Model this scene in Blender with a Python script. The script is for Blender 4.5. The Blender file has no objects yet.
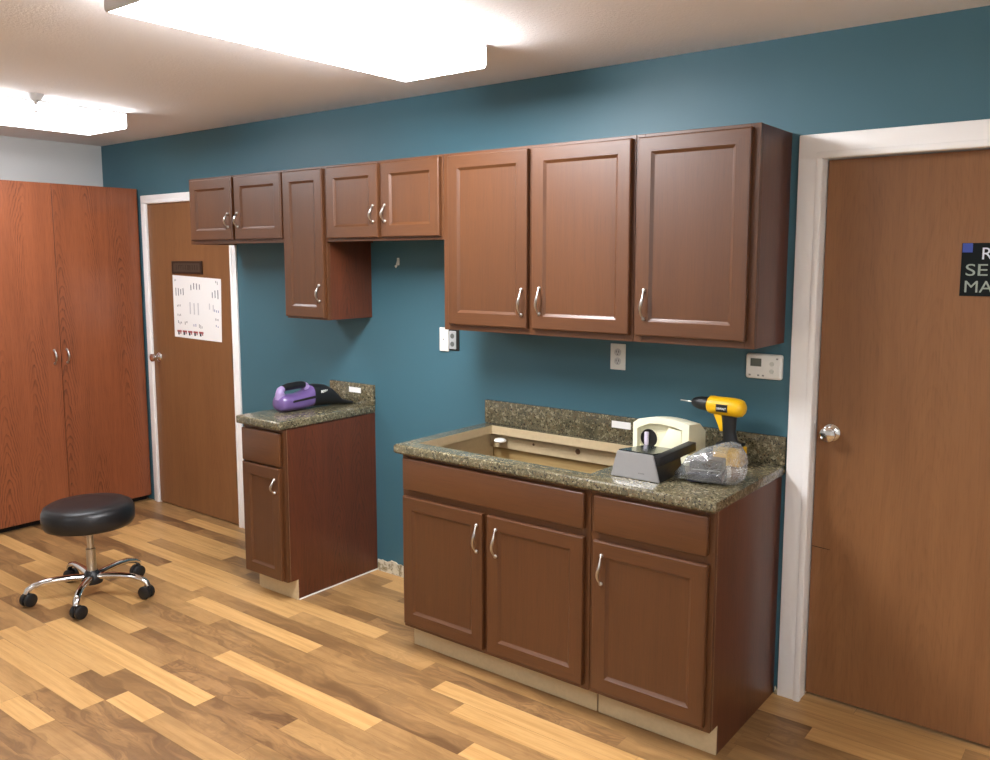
import bpy, bmesh, math, random
from mathutils import Vector, Matrix, noise
random.seed(4)
S = bpy.context.scene
COL = S.collection
PI = math.pi

# ------------------------------------------------------------------ helpers
def lin(r, g, b):
    def f(c):
        c /= 255.0
        return c / 12.92 if c <= 0.04045 else ((c + 0.055) / 1.055) ** 2.4
    return (f(r), f(g), f(b), 1.0)

class G:
    """small wrapper for writing node graphs"""
    def __init__(s, name):
        s.m = bpy.data.materials.new(name); s.m.use_nodes = True
        s.t = s.m.node_tree; s.t.nodes.clear()
        s.out = s.t.nodes.new('ShaderNodeOutputMaterial')
    def n(s, typ, ins=None, out=0, **kw):
        nd = s.t.nodes.new('ShaderNode' + typ)
        for k, v in kw.items(): setattr(nd, k, v)
        for k, v in (ins or {}).items():
            sock = nd.inputs[k]
            if isinstance(v, bpy.types.NodeSocket): s.t.links.new(v, sock)
            else: sock.default_value = v
        return nd.outputs[out]
    def ma(s, op, a, b=0.0, c=0.0, clamp=False):
        return s.n('Math', {0: a, 1: b, 2: c}, operation=op, use_clamp=clamp)
    def mix(s, f, a, b, blend='MIX'):
        nd = s.t.nodes.new('ShaderNodeMix'); nd.data_type = 'RGBA'; nd.blend_type = blend
        for sock, v in ((nd.inputs[0], f), (nd.inputs[6], a), (nd.inputs[7], b)):
            if isinstance(v, bpy.types.NodeSocket): s.t.links.new(v, sock)
            else: sock.default_value = v
        return nd.outputs[2]
    def ramp(s, f, stops, interp='LINEAR'):
        nd = s.t.nodes.new('ShaderNodeValToRGB'); cr = nd.color_ramp; cr.interpolation = interp
        while len(cr.elements) < len(stops): cr.elements.new(0.5)
        for e, (p, c) in zip(cr.elements, stops):
            e.position = p; e.color = c if len(c) == 4 else (*c, 1)
        s.t.links.new(f, nd.inputs[0]); return nd.outputs[0]
    def step(s, f, a, b):
        nd = s.t.nodes.new('ShaderNodeMapRange'); nd.interpolation_type = 'SMOOTHSTEP'
        s.t.links.new(f, nd.inputs[0]); nd.inputs[1].default_value = a; nd.inputs[2].default_value = b
        return nd.outputs[0]
    def obj(s): return s.n('TexCoord', out=3)
    def noise(s, vec, scale=5, detail=2, rough=0.5, dist=0.0):
        return s.n('TexNoise', {'Vector': vec, 'Scale': scale, 'Detail': detail, 'Roughness': rough, 'Distortion': dist})
    def scale(s, vec, x, y, z, loc=None):
        v = s.n('VectorMath', {0: vec, 1: (x, y, z)}, operation='MULTIPLY')
        return v
    def bump(s, h, strength=0.2, dist=0.01):
        return s.n('Bump', {'Height': h, 'Strength': strength, 'Distance': dist})
    def principled(s, base, rough=0.5, metal=0.0, normal=None, **kw):
        ins = {'Base Color': base, 'Roughness': rough, 'Metallic': metal}
        if normal is not None: ins['Normal'] = normal
        ins.update(kw)
        b = s.n('BsdfPrincipled', ins)
        s.t.links.new(b, s.out.inputs[0]); return s.m

def plain(name, rgb, rough=0.5, metal=0.0, speck=0.06, spec=0.5, coat=0.0):
    g = G(name); c = lin(*rgb)
    nz = g.noise(g.obj(), 60, 3)
    d = tuple(x * (1 - speck) for x in c[:3]) + (1,); l = tuple(min(1, x * (1 + speck)) for x in c[:3]) + (1,)
    return g.principled(g.mix(nz, d, l), rough, metal, **{'Specular IOR Level': spec, 'Coat Weight': coat})

def wood(name, light, dark, axis='z', cath=0.0, cathw=0.16, slope=0.35, freq=26, rough=0.36, fine=0.35, streak=0.5, coat=0.15, spread=1.0):
    """grain along one object axis; optional flat-sawn cathedral figure"""
    g = G(name)
    p = g.obj(); rnd = g.n('ObjectInfo', out=5)
    sx = g.t.nodes.new('ShaderNodeSeparateXYZ'); g.t.links.new(p, sx.inputs[0])
    X, Y, Z = sx.outputs
    if axis == 'z': u, w = g.ma('ADD', X, Y), Z
    elif axis == 'x': u, w = g.ma('ADD', Z, g.ma('MULTIPLY', Y, .6)), X
    else: u, w = g.ma('ADD', Z, X), Y
    u = g.ma('ADD', u, g.ma('MULTIPLY', rnd, 3.7)); w = g.ma('ADD', w, g.ma('MULTIPLY', rnd, 9.1))
    def vec(a, b, c=0.0):
        return g.n('CombineXYZ', {0: g.ma('MULTIPLY', u, a), 1: g.ma('MULTIPLY', w, b), 2: c})
    warp = g.ma('MULTIPLY', g.ma('SUBTRACT', g.noise(vec(3, 1.1), 1, 2), .5), 0.05)
    u2 = g.ma('ADD', u, warp)
    def vec2(a, b, c=0.0):
        return g.n('CombineXYZ', {0: g.ma('MULTIPLY', u2, a), 1: g.ma('MULTIPLY', w, b), 2: c})
    big = g.noise(vec2(9 * spread, .7, 1.0), 1, 3, .6)
    mid = g.noise(vec2(48 * spread, 1.6, 4.0), 1, 3, .6)
    fin = g.noise(vec2(330 * spread, 9, 8.0), 1, 2, .6)
    f = g.ma('ADD', g.ma('MULTIPLY', g.step(big, .3, .7), .5 * streak), g.ma('MULTIPLY', g.step(mid, .3, .72), .5 * streak))
    f = g.ma('ADD', f, g.ma('MULTIPLY', g.step(fin, .45, .75), fine))
    if cath > 0:
        uu = g.ma('SUBTRACT', g.ma('PINGPONG', u2, cathw), cathw * .45)
        q = g.ma('SQRT', g.ma('ADD', g.ma('MULTIPLY', uu, uu), 0.00025))
        wob = g.ma('MULTIPLY', g.ma('SUBTRACT', g.noise(vec(5, 2.6, 3.3), 1, 4, .6), .5), .075)
        ph = g.ma('ADD', g.ma('ADD', q, g.ma('MULTIPLY', w, slope * .16)), wob)
        rg = g.ma('FRACT', g.ma('MULTIPLY', ph, freq))
        line = g.ma('MULTIPLY', g.step(rg, .5, .93), g.ma('SUBTRACT', 1.0, g.step(rg, .95, 1.0)))
        near = g.ma('SUBTRACT', 1.0, g.step(g.ma('ABSOLUTE', uu), cathw * .18, cathw * .52))
        patch = g.step(g.noise(vec(5, .9, 12.0), 1, 1), .38, .6)
        brk = g.step(fin, .25, .6)
        f = g.ma('ADD', f, g.ma('MULTIPLY', g.ma('MULTIPLY', line, brk), g.ma('MULTIPLY', g.ma('MULTIPLY', near, patch), cath)))
    f = g.ma('MINIMUM', f, 1.0)
    c = g.mix(f, lin(*light), lin(*dark))
    tone = g.ma('MULTIPLY_ADD', rnd, .12, .94)
    c = g.mix(1.0, c, g.n('CombineXYZ', {0: tone, 1: tone, 2: tone}), 'MULTIPLY')
    return g.principled(c, rough, 0, g.bump(fin, .06, .002), **{'Coat Weight': coat, 'Coat Roughness': .25})

class B:
    """collects geometry for ONE mesh object"""
    def __init__(s): s.bm = bmesh.new()
    def box(s, x0, x1, y0, y1, z0, z1, bev=0.0, seg=2, mi=0, M=None):
        r = bmesh.ops.create_cube(s.bm, size=1.0)
        vs = r['verts']
        for v in vs:
            v.co = Vector((x0 + (v.co.x + .5) * (x1 - x0), y0 + (v.co.y + .5) * (y1 - y0), z0 + (v.co.z + .5) * (z1 - z0)))
        fs = set(f for v in vs for f in v.link_faces)
        for f in fs: f.material_index = mi
        if bev > 0:
            es = list(set(e for f in fs for e in f.edges))
            r2 = bmesh.ops.bevel(s.bm, geom=es, offset=bev, segments=seg, affect='EDGES', profile=.5, clamp_overlap=True)
            fs = set(r2['faces']) | set(f for f in fs if f.is_valid)
            vs = list(set(v for f in fs for v in f.verts))
            for f in fs: f.material_index = mi
        if M is not None: bmesh.ops.transform(s.bm, matrix=M, verts=list(vs))
        return list(vs)
    def ring_loft(s, rings, cap=True, mi=0, smooth=True):
        """rings: lists of points of equal count"""
        R = [[s.bm.verts.new(p) for p in r] for r in rings]
        n = len(R[0])
        for a, b in zip(R, R[1:]):
            for i in range(n):
                f = s.bm.faces.new((a[i], a[(i + 1) % n], b[(i + 1) % n], b[i])); f.material_index = mi; f.smooth = smooth
        if cap:
            for r, rev in ((R[0], True), (R[-1], False)):
                f = s.bm.faces.new(list(reversed(r)) if rev else r); f.material_index = mi
        return R
    def tube(s, pts, rad, n=12, mi=0, flat=1.0, up=None):
        pts = [Vector(p) for p in pts]
        rs = rad if isinstance(rad, (list, tuple)) else [rad] * len(pts)
        rings = []; side = None
        for i, p in enumerate(pts):
            a = pts[max(0, i - 1)]; b = pts[min(len(pts) - 1, i + 1)]
            t = (b - a).normalized()
            if side is None:
                ref = Vector(up) if up else (Vector((0, 0, 1)) if abs(t.z) < .9 else Vector((1, 0, 0)))
                side = t.cross(ref).normalized()
            else:
                side = (side - t * side.dot(t)).normalized()
            nn = side.cross(t)
            rings.append([p + side * math.cos(k * 2 * PI / n) * rs[i] + nn * math.sin(k * 2 * PI / n) * rs[i] * flat for k in range(n)])
        return s.ring_loft(rings, True, mi)
    def lathe(s, prof, n=32, c=(0, 0, 0), axis='z', mi=0, M=None):
        """prof: (r, h) list, closed on the axis at both ends if r == 0"""
        rings = []
        for r, h in prof:
            r = max(r, 1e-5); ring = []
            for k in range(n):
                a = k * 2 * PI / n; x, y = r * math.cos(a), r * math.sin(a)
                q = {'z': (x, y, h), 'y': (y, h, x), 'x': (h, x, y)}[axis]
                v = Vector(q)
                if M is not None: v = M @ v
                ring.append(v + Vector(c))
            rings.append(ring)
        return s.ring_loft(rings, True, mi)
    def prism(s, poly, d0, d1, axis='x', mi=0, bev=0.0, seg=2, M=None):
        """polygon in the two other axes, extruded along axis"""
        def P(a, b, d): return {'x': (d, a, b), 'y': (a, d, b), 'z': (a, b, d)}[axis]
        A = [s.bm.verts.new(P(a, b, d0)) for a, b in poly]; Bv = [s.bm.verts.new(P(a, b, d1)) for a, b in poly]
        n = len(poly); fs = []
        for i in range(n): fs.append(s.bm.faces.new((A[i], A[(i + 1) % n], Bv[(i + 1) % n], Bv[i])))
        fs.append(s.bm.faces.new(list(reversed(A)))); fs.append(s.bm.faces.new(Bv))
        for f in fs: f.material_index = mi
        vs = A + Bv
        if bev > 0:
            es = list(set(e for f in fs for e in f.edges))
            r2 = bmesh.ops.bevel(s.bm, geom=es, offset=bev, segments=seg, affect='EDGES', profile=.5, clamp_overlap=True)
            allf = set(r2['faces']) | set(f for f in fs if f.is_valid)
            for f in allf: f.material_index = mi
            vs = list(set(v for f in allf for v in f.verts))
        if M is not None: bmesh.ops.transform(s.bm, matrix=M, verts=vs)
        return vs
    def quad(s, pts, mi=0):
        f = s.bm.faces.new([s.bm.verts.new(p) for p in pts]); f.material_index = mi; return f
    def build(s, name, mats, parent=None, smooth=None, off=None):
        bmesh.ops.recalc_face_normals(s.bm, faces=s.bm.faces)
        me = bpy.data.meshes.new(name)
        if off is not None: bmesh.ops.translate(s.bm, verts=s.bm.verts, vec=Vector(off))
        s.bm.to_mesh(me); s.bm.free()
        for m in (mats if isinstance(mats, (list, tuple)) else [mats]): me.materials.append(m)
        if smooth is not None:
            for p in me.polygons: p.use_smooth = True
            me.set_sharp_from_angle(angle=math.radians(smooth))
        o = bpy.data.objects.new(name, me); COL.objects.link(o)
        if parent: o.parent = parent
        return o

def tag(o, label=None, cat=None, group=None, kind=None):
    if label: o['label'] = label
    if cat: o['category'] = cat
    if group: o['group'] = group
    if kind: o['kind'] = kind
    return o
def thing(name, loc, label, cat, group=None, rz=0.0):
    o = bpy.data.objects.new(name, None); COL.objects.link(o); o.location = loc; o.rotation_euler.z = rz
    o.empty_display_size = .1
    return tag(o, label, cat, group)

def text_mesh(body, size, depth=0.0006, align='LEFT', bold=0.0):
    cu = bpy.data.curves.new('lettering', 'FONT'); cu.body = body; cu.size = size; cu.extrude = depth
    cu.align_x = align; cu.offset = bold
    ob = bpy.data.objects.new('tmp', cu); COL.objects.link(ob)
    dg = bpy.context.evaluated_depsgraph_get()
    me = bpy.data.meshes.new_from_object(ob.evaluated_get(dg)); bpy.data.objects.remove(ob)
    return me
def lettering(body, size, mat, parent, loc, rot, align='LEFT', sx=1.0, bold=0.0, depth=.0006):
    me = text_mesh(body, size, depth, align, bold); me.materials.clear(); me.materials.append(mat)
    o = bpy.data.objects.new('lettering', me); COL.objects.link(o)
    o.parent = parent; o.location = loc; o.rotation_euler = rot; o.scale = (sx, 1, 1)
    return o

# ------------------------------------------------------------------ materials
def wall_paint(name, rgb, bump=.12, sc=160, rough=.5, var=.04):
    g = G(name); c = lin(*rgb); p = g.obj()
    nz = g.noise(p, 1.7, 3); h = g.noise(p, sc, 3, .6)
    col = g.mix(nz, tuple(x * (1 - var) for x in c[:3]) + (1,), tuple(x * (1 + var) for x in c[:3]) + (1,))
    return g.principled(col, rough, 0, g.bump(h, bump, .003))
M_teal = wall_paint('teal_wall_paint', (64, 106, 120), rough=.5)
M_grey = wall_paint('pale_grey_wall_paint', (214, 216, 214))
M_ceil = wall_paint('stippled_ceiling', (242, 239, 238), bump=.7, sc=95, rough=.9)
M_white = plain('white_trim_paint', (252, 252, 251), .3, speck=.005)
CW = dict(rough=.4, fine=.3, streak=.42, coat=.25)
W_L, W_D = (93, 56, 29), (66, 37, 18)
M_cabv = wood('stained_cabinet_wood', W_L, W_D, 'z', **CW)
M_cabh = wood('stained_cabinet_wood_rail', W_L, W_D, 'x', **CW)
M_side = wood('stained_cabinet_side', (102, 54, 32), (58, 30, 18), 'z', cath=.4, cathw=.17, slope=1.6, freq=60, rough=.36, fine=.4, streak=.45, coat=.2)
M_ward = wood('red_oak_veneer', (154, 88, 55), (74, 37, 22), 'z', cath=.62, cathw=.21, slope=1.0, freq=72, rough=.33, fine=.26, streak=.32, coat=.15)
M_door = wood('brown_door_veneer', (142, 98, 61), (114, 76, 46), 'z', cath=.16, cathw=.3, slope=1.6, freq=40, rough=.4, fine=.3, streak=.55, coat=.1, spread=.6)
M_tan = plain('unfinished_tan_board', (196, 176, 140), .7, speck=.1)
M_olive = wood('raw_cabinet_back_board', (176, 150, 100), (150, 124, 78), 'x', rough=.6, coat=0, streak=.6)
M_dark = plain('shadow_gap_black', (24, 20, 18), .8)
M_nickel = plain('brushed_nickel', (196, 194, 190), .3, 1.0, .03)
M_chrome = plain('chrome', (225, 225, 225), .08, 1.0, .02)
M_black = plain('black_vinyl', (26, 26, 28), .38, spec=.45)
M_blackp = plain('black_plastic', (22, 23, 25), .45)
M_glossblack = plain('glossy_black_plastic', (22, 36, 36), .16, speck=.02)
M_silver = plain('silver_plastic', (168, 168, 168), .32, .55, .03)
M_ivory = plain('ivory_plastic', (246, 243, 214), .38, speck=.02)
M_whitep = plain('white_plastic', (236, 236, 230), .35, speck=.02)
M_greyp = plain('grey_plastic', (140, 142, 140), .5)
M_lcd = plain('grey_lcd', (88, 92, 82), .25)
M_yellow = plain('yellow_plastic', (250, 194, 20), .38, speck=.04)
M_purple = plain('purple_plastic', (104, 82, 136), .35, speck=.05, coat=.3)
M_lav = plain('lavender_plastic', (150, 130, 176), .3, speck=.04)
M_brass = plain('hinge_metal', (108, 104, 78), .35, .9)
M_paper = plain('white_paper', (244, 244, 242), .6, speck=.01)
M_ink = plain('grey_ink', (120, 122, 130), .7)
M_inkd = plain('dark_ink', (50, 50, 62), .7)
M_inkp = plain('pale_ink', (206, 206, 208), .7)
M_inkr = plain('red_ink', (168, 84, 84), .7)
M_inkb = plain('blue_ink', (90, 100, 160), .7)
M_plaque = plain('dark_bronze_plaque', (74, 62, 52), .4)
M_plaqued = plain('dark_bronze_frame', (46, 30, 22), .35)
M_signb = plain('black_sign_plate', (12, 20, 22), .6, spec=.2)
M_signt = plain('grey_green_letters', (150, 162, 152), .5)
M_signw = plain('white_letters', (220, 226, 240), .5)
M_signblue = plain('blue_square', (56, 78, 160), .5)
M_bluegrey = plain('blue_grey_plastic', (74, 78, 110), .4)

def granite():
    g = G('speckled_granite_laminate'); p = g.obj()
    v1 = g.noise(p, 70, 3, .7); v2 = g.noise(g.n('VectorMath', {0: p, 1: (3.1, 5.7, 1.3)}, operation='ADD'), 130, 3, .7)
    v3 = g.noise(g.n('VectorMath', {0: p, 1: (7.1, 2.7, 8.3)}, operation='ADD'), 95, 3, .7)
    vl = g.noise(p, 14, 2)
    c = g.mix(g.step(vl, .3, .7), lin(108, 101, 77), lin(86, 82, 63))
    c = g.mix(g.step(v1, .52, .62), c, lin(146, 138, 112))
    c = g.mix(g.step(v3, .56, .64), c, lin(104, 86, 62))
    c = g.mix(g.step(v2, .54, .62), c, lin(38, 36, 31))
    return g.principled(c, .22, 0, **{'Coat Weight': .3, 'Coat Roughness': .12})
M_gran = granite()

def floor_mat():
    g = G('vinyl_plank_floor'); p = g.obj()
    at = g.t.nodes.new('ShaderNodeAttribute'); at.attribute_name = 'plank'
    sp = g.t.nodes.new('ShaderNodeSeparateColor'); g.t.links.new(at.outputs[0], sp.inputs[0])
    tone, off, fig = sp.outputs
    sx = g.t.nodes.new('ShaderNodeSeparateXYZ'); g.t.links.new(p, sx.inputs[0])
    X, Y, Z = sx.outputs
    o10 = g.ma('MULTIPLY', off, 37.0)
    def vec(a, b, d=0.0):
        return g.n('CombineXYZ', {0: g.ma('ADD', g.ma('MULTIPLY', X, a), o10), 1: g.ma('MULTIPLY', Y, b), 2: g.ma('ADD', o10, d)})
    wv = g.n('VectorMath', {0: vec(2.0, 11), 1: g.n('CombineXYZ', {0: 0.0, 1: g.ma('MULTIPLY', g.noise(vec(3.2, 9, 5), 1, 2), 2.2), 2: 0.0})}, operation='ADD')
    big = g.noise(wv, 1.0, 4, .62, .6)
    ring = g.ma('FRACT', g.ma('MULTIPLY', big, 7.0))
    ringl = g.ma('MULTIPLY', g.step(ring, .45, .9), g.ma('SUBTRACT', 1.0, g.step(ring, .93, 1.0)))
    fin = g.noise(vec(9, 190, 2), 1, 3, .6)
    mid = g.noise(vec(2.2, 46, 7), 1, 3, .6)
    pale = g.mix(g.step(mid, .3, .75), lin(213, 169, 110), lin(193, 148, 90))
    brn = g.mix(g.step(big, .3, .68), lin(163, 124, 80), lin(106, 76, 48))
    brn = g.mix(g.ma('MULTIPLY', ringl, g.ma('MULTIPLY', fig, .55)), brn, lin(92, 62, 40))
    brn = g.mix(g.ma('MULTIPLY', g.step(mid, .45, .75), .4), brn, lin(104, 74, 50))
    c = g.mix(tone, pale, brn)
    c = g.mix(g.ma('MULTIPLY', g.step(fin, .5, .8), .22), c, lin(110, 74, 44))
    rr = g.ma('MULTIPLY_ADD', fin, .12, .30)
    return g.principled(c, rr, 0, g.bump(fin, .05, .002), **{'Specular IOR Level': .4})
M_floor = floor_mat()

def emit(name, rgb, st):
    g = G(name); g.t.links.new(g.n('Emission', {'Color': lin(*rgb), 'Strength': st}), g.out.inputs[0]); return g.m
M_lens = emit('lit_acrylic_lens', (250, 250, 253), 15.5)
M_lens4 = emit('lit_acrylic_lens_far', (248, 250, 255), 6.0)
M_lens2 = emit('added_light_lens_right', (248, 250, 255), 11.0)  # lens of the added right-hand lamp, strength chosen for brightness, not age
M_lens3 = emit('added_fill_lens_left', (246, 250, 255), 4.0)  # lens of the added out-of-view fill lamp
M_housing = plain('white_enamel_housing', (206, 206, 206), .4)

def bag_mat():
    g = G('clear_plastic_film'); p = g.obj()
    h = g.noise(p, 28, 4, .6, .8); nrm = g.bump(h, .7, .012)
    fr = g.n('LayerWeight', {'Blend': .35, 'Normal': nrm}, out=1)
    tr = g.n('BsdfTransparent', {'Color': (.96, .97, .97, 1)})
    gl = g.n('BsdfGlossy', {'Color': (1, 1, 1, 1), 'Roughness': .12, 'Normal': nrm})
    df = g.n('BsdfDiffuse', {'Color': lin(150, 156, 158), 'Normal': nrm})
    a = g.n('MixShader', {0: .45, 1: df, 2: gl})
    f = g.ma('MULTIPLY_ADD', fr, .6, .32, clamp=True)
    g.t.links.new(g.n('MixShader', {0: f, 1: tr, 2: a}), g.out.inputs[0]); return g.m
M_bag = bag_mat()

def rough_strip():
    g = G('torn_drywall_strip'); p = g.obj()
    c = g.mix(g.step(g.noise(p, 26, 4, .65), .46, .6), lin(214, 208, 186), lin(146, 134, 104))
    return g.principled(c, .85, 0, g.bump(g.noise(p, 60, 3), .4, .004))
M_strip = rough_strip()

# ------------------------------------------------------------------ camera
cx, cy, cz, yaw, pit, rol, f, ppx, ppy = 1.1007, -3.1968, 1.6895, 0.6604, -0.1181, -0.0002, 857.07, 494.88, 361.57
fw = Vector((-math.sin(yaw) * math.cos(pit), math.cos(yaw) * math.cos(pit), math.sin(pit)))
rt = Vector((math.cos(yaw), math.sin(yaw), 0)); up = rt.cross(fw)
r2 = rt * math.cos(rol) + up * math.sin(rol); u2 = -rt * math.sin(rol) + up * math.cos(rol)
cd = bpy.data.cameras.new('camera'); co = bpy.data.objects.new('camera', cd); COL.objects.link(co)
cd.sensor_width = 36; cd.lens = f * 36 / 990; cd.shift_x = (495 - ppx) / 990; cd.shift_y = (ppy - 380) / 990
cd.clip_start = .02
co.matrix_world = Matrix(((r2.x, u2.x, -fw.x, cx), (r2.y, u2.y, -fw.y, cy), (r2.z, u2.z, -fw.z, cz), (0, 0, 0, 1)))
S.camera = co

# ------------------------------------------------------------------ setting
XL, XR, YF, ZC = -4.92, 2.5, -5.0, 2.49
D1a, D1b, D1t = -4.362, -3.428, 2.066          # far door opening
D2a, D2b, D2t = 0.108, 1.19, 2.052             # near door opening
def struct(o): return tag(o, kind='structure')

# floor: one mesh, a face per plank
bm = bmesh.new(); lay = bm.faces.layers.float_color.new('plank') if hasattr(bm.faces.layers, 'float_color') else None
faces = []
PW, PH0 = .0925, -.905
rows = {}
k0 = int(math.floor((YF - PH0) / PW)); k1 = int(math.ceil((.12 - PH0) / PW))
# planks seen clearly in the photograph: row index -> [(x0, x1, tone 0 pale .. 1 brown)]
known = {0: [(-2.63, -1.71, .05), (-1.71, -.9, .75)], 1: [(-2.3, -1.074, .9), (-1.074, -.2, .08)],
         -3: [(-1.995, -1.06, .02), (-3.1, -1.995, .7)], -5: [], -6: [(-2.92, -1.698, .0), (-1.698, -.8, 1.0)],
         -5 + 1: [(-2.5, -1.5, .95)], -8: [(-2.01, -1.75, .02), (-3.0, -2.3, .2)], -11: [(-2.31, -2.02, .0)],
         -9: [(-2.9, -2.015, .1), (-2.015, -1.1, .95)], -7: [(-2.9, -2.2, .15), (-2.2, -1.3, .9)],
         -10: [(-2.3, -1.2, .9), (-2.9, -2.3, .55)], 3: [(-3.9, -2.6, .05)], 5: [(-4.0, -3.0, .1)], -2: [(-2.8, -1.7, .85), (-1.7, -.7, .95)], -1: [(-2.3, -1.2, .8)]}
rr = random.Random(11)
for k in range(k0, k1):
    y0 = max(YF, PH0 + k * PW); y1 = min(.12, PH0 + (k + 1) * PW)
    segs = []; kn = sorted(known.get(k, []))
    x = XL
    cur = XL + rr.uniform(.1, 1.0)
    cuts = []
    while x < XR - 1e-6:
        nx = None
        for a, b, t in kn:
            if abs(a - x) < 1e-6: nx = (b, t)
        if nx is None:
            nxt = x + (rr.uniform(.75, 1.15) if x > XL else rr.uniform(.2, 1.1))
            for a, b, t in kn:
                if x < a < nxt + .2: nxt = a
            t = rr.choice([.05, .15, .55, .75, .9, 1.0, .7])
            nx = (min(nxt, XR), t)
        segs.append((x, nx[0], nx[1])); x = nx[0]
    for a, b, t in segs: faces.append((a, b, y0, y1, t, rr.random(), rr.random()))
bm.free()
verts = []; polys = []; cols = []
for a, b, y0, y1, t, o_, fg in faces:
    i = len(verts); g_ = .0005
    verts += [(a + g_, y0 + g_, 0), (b - g_, y0 + g_, 0), (b - g_, y1 - g_, 0), (a + g_, y1 - g_, 0)]
    polys.append((i, i + 1, i + 2, i + 3)); cols.append((t, o_, fg, 1))
i = len(verts)
verts += [(XL, YF, -.0012), (XR, YF, -.0012), (XR, .12, -.0012), (XL, .12, -.0012), (XL, YF, -.06), (XR, YF, -.06), (XR, .12, -.06), (XL, .12, -.06)]
polys += [(i, i + 1, i + 2, i + 3), (i + 7, i + 6, i + 5, i + 4), (i, i + 4, i + 5, i + 1), (i + 1, i + 5, i + 6, i + 2), (i + 2, i + 6, i + 7, i + 3), (i + 3, i + 7, i + 4, i)]
cols += [(1, .5, .5, 1)] * 6
me = bpy.data.meshes.new('floor'); me.from_pydata(verts, [], polys); me.materials.append(M_floor)
at = me.attributes.new('plank', 'FLOAT_COLOR', 'FACE')
for k, c in enumerate(cols): at.data[k].color = c
o = bpy.data.objects.new('floor', me); COL.objects.link(o); struct(o)

b = B(); b.box(XL, XR, YF, .12, ZC, ZC + .1); struct(b.build('ceiling', M_ceil))
b = B()
for x0, x1, z0, z1 in ((XL, D1a - .02, 0, ZC), (D1a - .02, D1b + .02, D1t + .02, ZC), (D1b + .02, D2a - .02, 0, ZC), (D2a - .02, D2b + .02, D2t + .02, ZC), (D2b + .02, XR, 0, ZC)):
    b.box(x0, x1, 0, .12, z0, z1)
bmesh.ops.remove_doubles(b.bm, verts=b.bm.verts, dist=1e-5)
struct(b.build('wall_back', M_teal))
b = B(); b.box(XL - .1, XL, YF, .12, 0, ZC); struct(b.build('wall_left', M_grey))
b = B(); b.box(XR, XR + .1, YF, .12, 0, ZC); struct(b.build('wall_right', M_grey))
b = B(); b.box(XL - .1, XR + .1, YF - .1, YF, 0, ZC); struct(b.build('wall_front', M_grey))

# door casings: jamb lining, stop and flat casing, one mesh per doorway
def casing(name, a, bb, t, w, dep, slab_y):
    m = B()
    m.box(a - w, a + .004, -dep, -.0003, 0, t + .004, .004)
    m.box(bb - .004, bb + w, -dep, -.0003, 0, t + .004, .004)
    m.box(a - w, bb + w, -dep, -.0003, t - .004, t + w, .004)
    m.box(a - .019, a, 0, .11, 0, t, .001); m.box(bb, bb + .019, 0, .11, 0, t, .001); m.box(a - .019, bb + .019, 0, .11, t, t + .019, .001)
    # raised inner bead of the moulding
    for x0, x1 in ((a - .02, a + .002), (bb - .002, bb + .02)): m.box(x0, x1, -dep - .004, -dep + .003, 0, t, .002)
    m.box(a - .02, bb + .02, -dep - .004, -dep + .003, t - .002, t + .02, .002)
    return struct(m.build(name, M_white, smooth=40))
casing('trim_1', D1a, D1b, D1t, .055, .014, .0)
casing('trim_2', D2a, D2b, D2t, .084, .016, .05)

def knob_geo(m, x, y, z, r=.028, L=.06):
    prof = [(0, 0), (r * 1.12, 0), (r * 1.15, -.004), (r * .9, -.011), (r * .45, -.014), (r * .4, -L * .5), (r * .7, -L * .62), (r, -L * .78), (r * .98, -L * .92), (r * .6, -L), (0, -L * 1.005)]
    m.lathe(prof, 28, (x, y, z), 'y')

d1 = B(); d1.box(D1a + .004, D1b - .004, .001, .041, .008, D1t - .004, .0015)
d1 = struct(d1.build('door_1', M_door))
m = B(); knob_geo(m, -4.288, .001, 1.03, .027, .066); m.build('door_knob', M_chrome, d1, 40)
for z in (.3, 1.06, 1.86):
    m = B(); m.lathe([(0, -.05), (.0065, -.05), (.0065, .05), (0, .05)], 12, (D1b - .004, -.006, z)); m.box(D1b - .034, D1b - .005, -.0016, .0006, z - .05, z + .05)
    m.build('hinge', M_brass, d1, 40)
d2 = B(); d2.box(D2a + .004, D2b - .004, .05, .092, .018, D2t - .004, .0015)
d2 = struct(d2.build('door_2', M_door))
m = B(); knob_geo(m, .166, .05, 1.051, .028, .06); m.build('door_knob', M_chrome, d2, 40)
m = B(); m.prism([(D2a + .006, .607), (.18, .603), (.182, .6015), (D2a + .006, .604)], .0493, .0502, 'y'); tag(m.build('gouge_mark', M_dark, d2), 'dark scratch on the door edge')

# torn strip along the wall base between the cabinets
m = B(); n = 46; x0, x1 = -2.19, -1.41
pts = [(x1, .0), (x0, .0)] + [(x0 + (x1 - x0) * i / n, .066 + random.uniform(-.008, .01)) for i in range(n + 1)]
m.prism(pts, -.008, -.0005, 'y')
m.prism([(.012, 0), (.034, 0), (.036, .02), (.028, .032), (.02, .018), (.013, .03)], -.012, -.0005, 'y')
struct(m.build('baseboard_back', M_strip))

# ------------------------------------------------------------------ cabinets
def pull(parent, x, z0, z1, y, side=0, mat=None):
    """arched bow pull, vertical, on face y"""
    m = B(); L = z1 - z0; pts = []; rs = []
    for i in range(17):
        t = i / 16; s_ = math.sin(t * PI)
        pts.append((x + .004 * math.sin(t * 2 * PI) * 1.0, y - .004 - .021 * s_ ** .75, z1 - .008 - t * (L - .016))); rs.append(.0032 + .003 * s_ ** 2)
    m.tube(pts, rs, 10)
    for zz in (z0 + .008, z1 - .008): m.lathe([(0, .001), (.0075, .001), (.0075, -.004), (.005, -.008), (0, -.009)], 14, (x, y, zz), 'y')
    return m.build('handle', mat or M_nickel, parent, 50)

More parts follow.
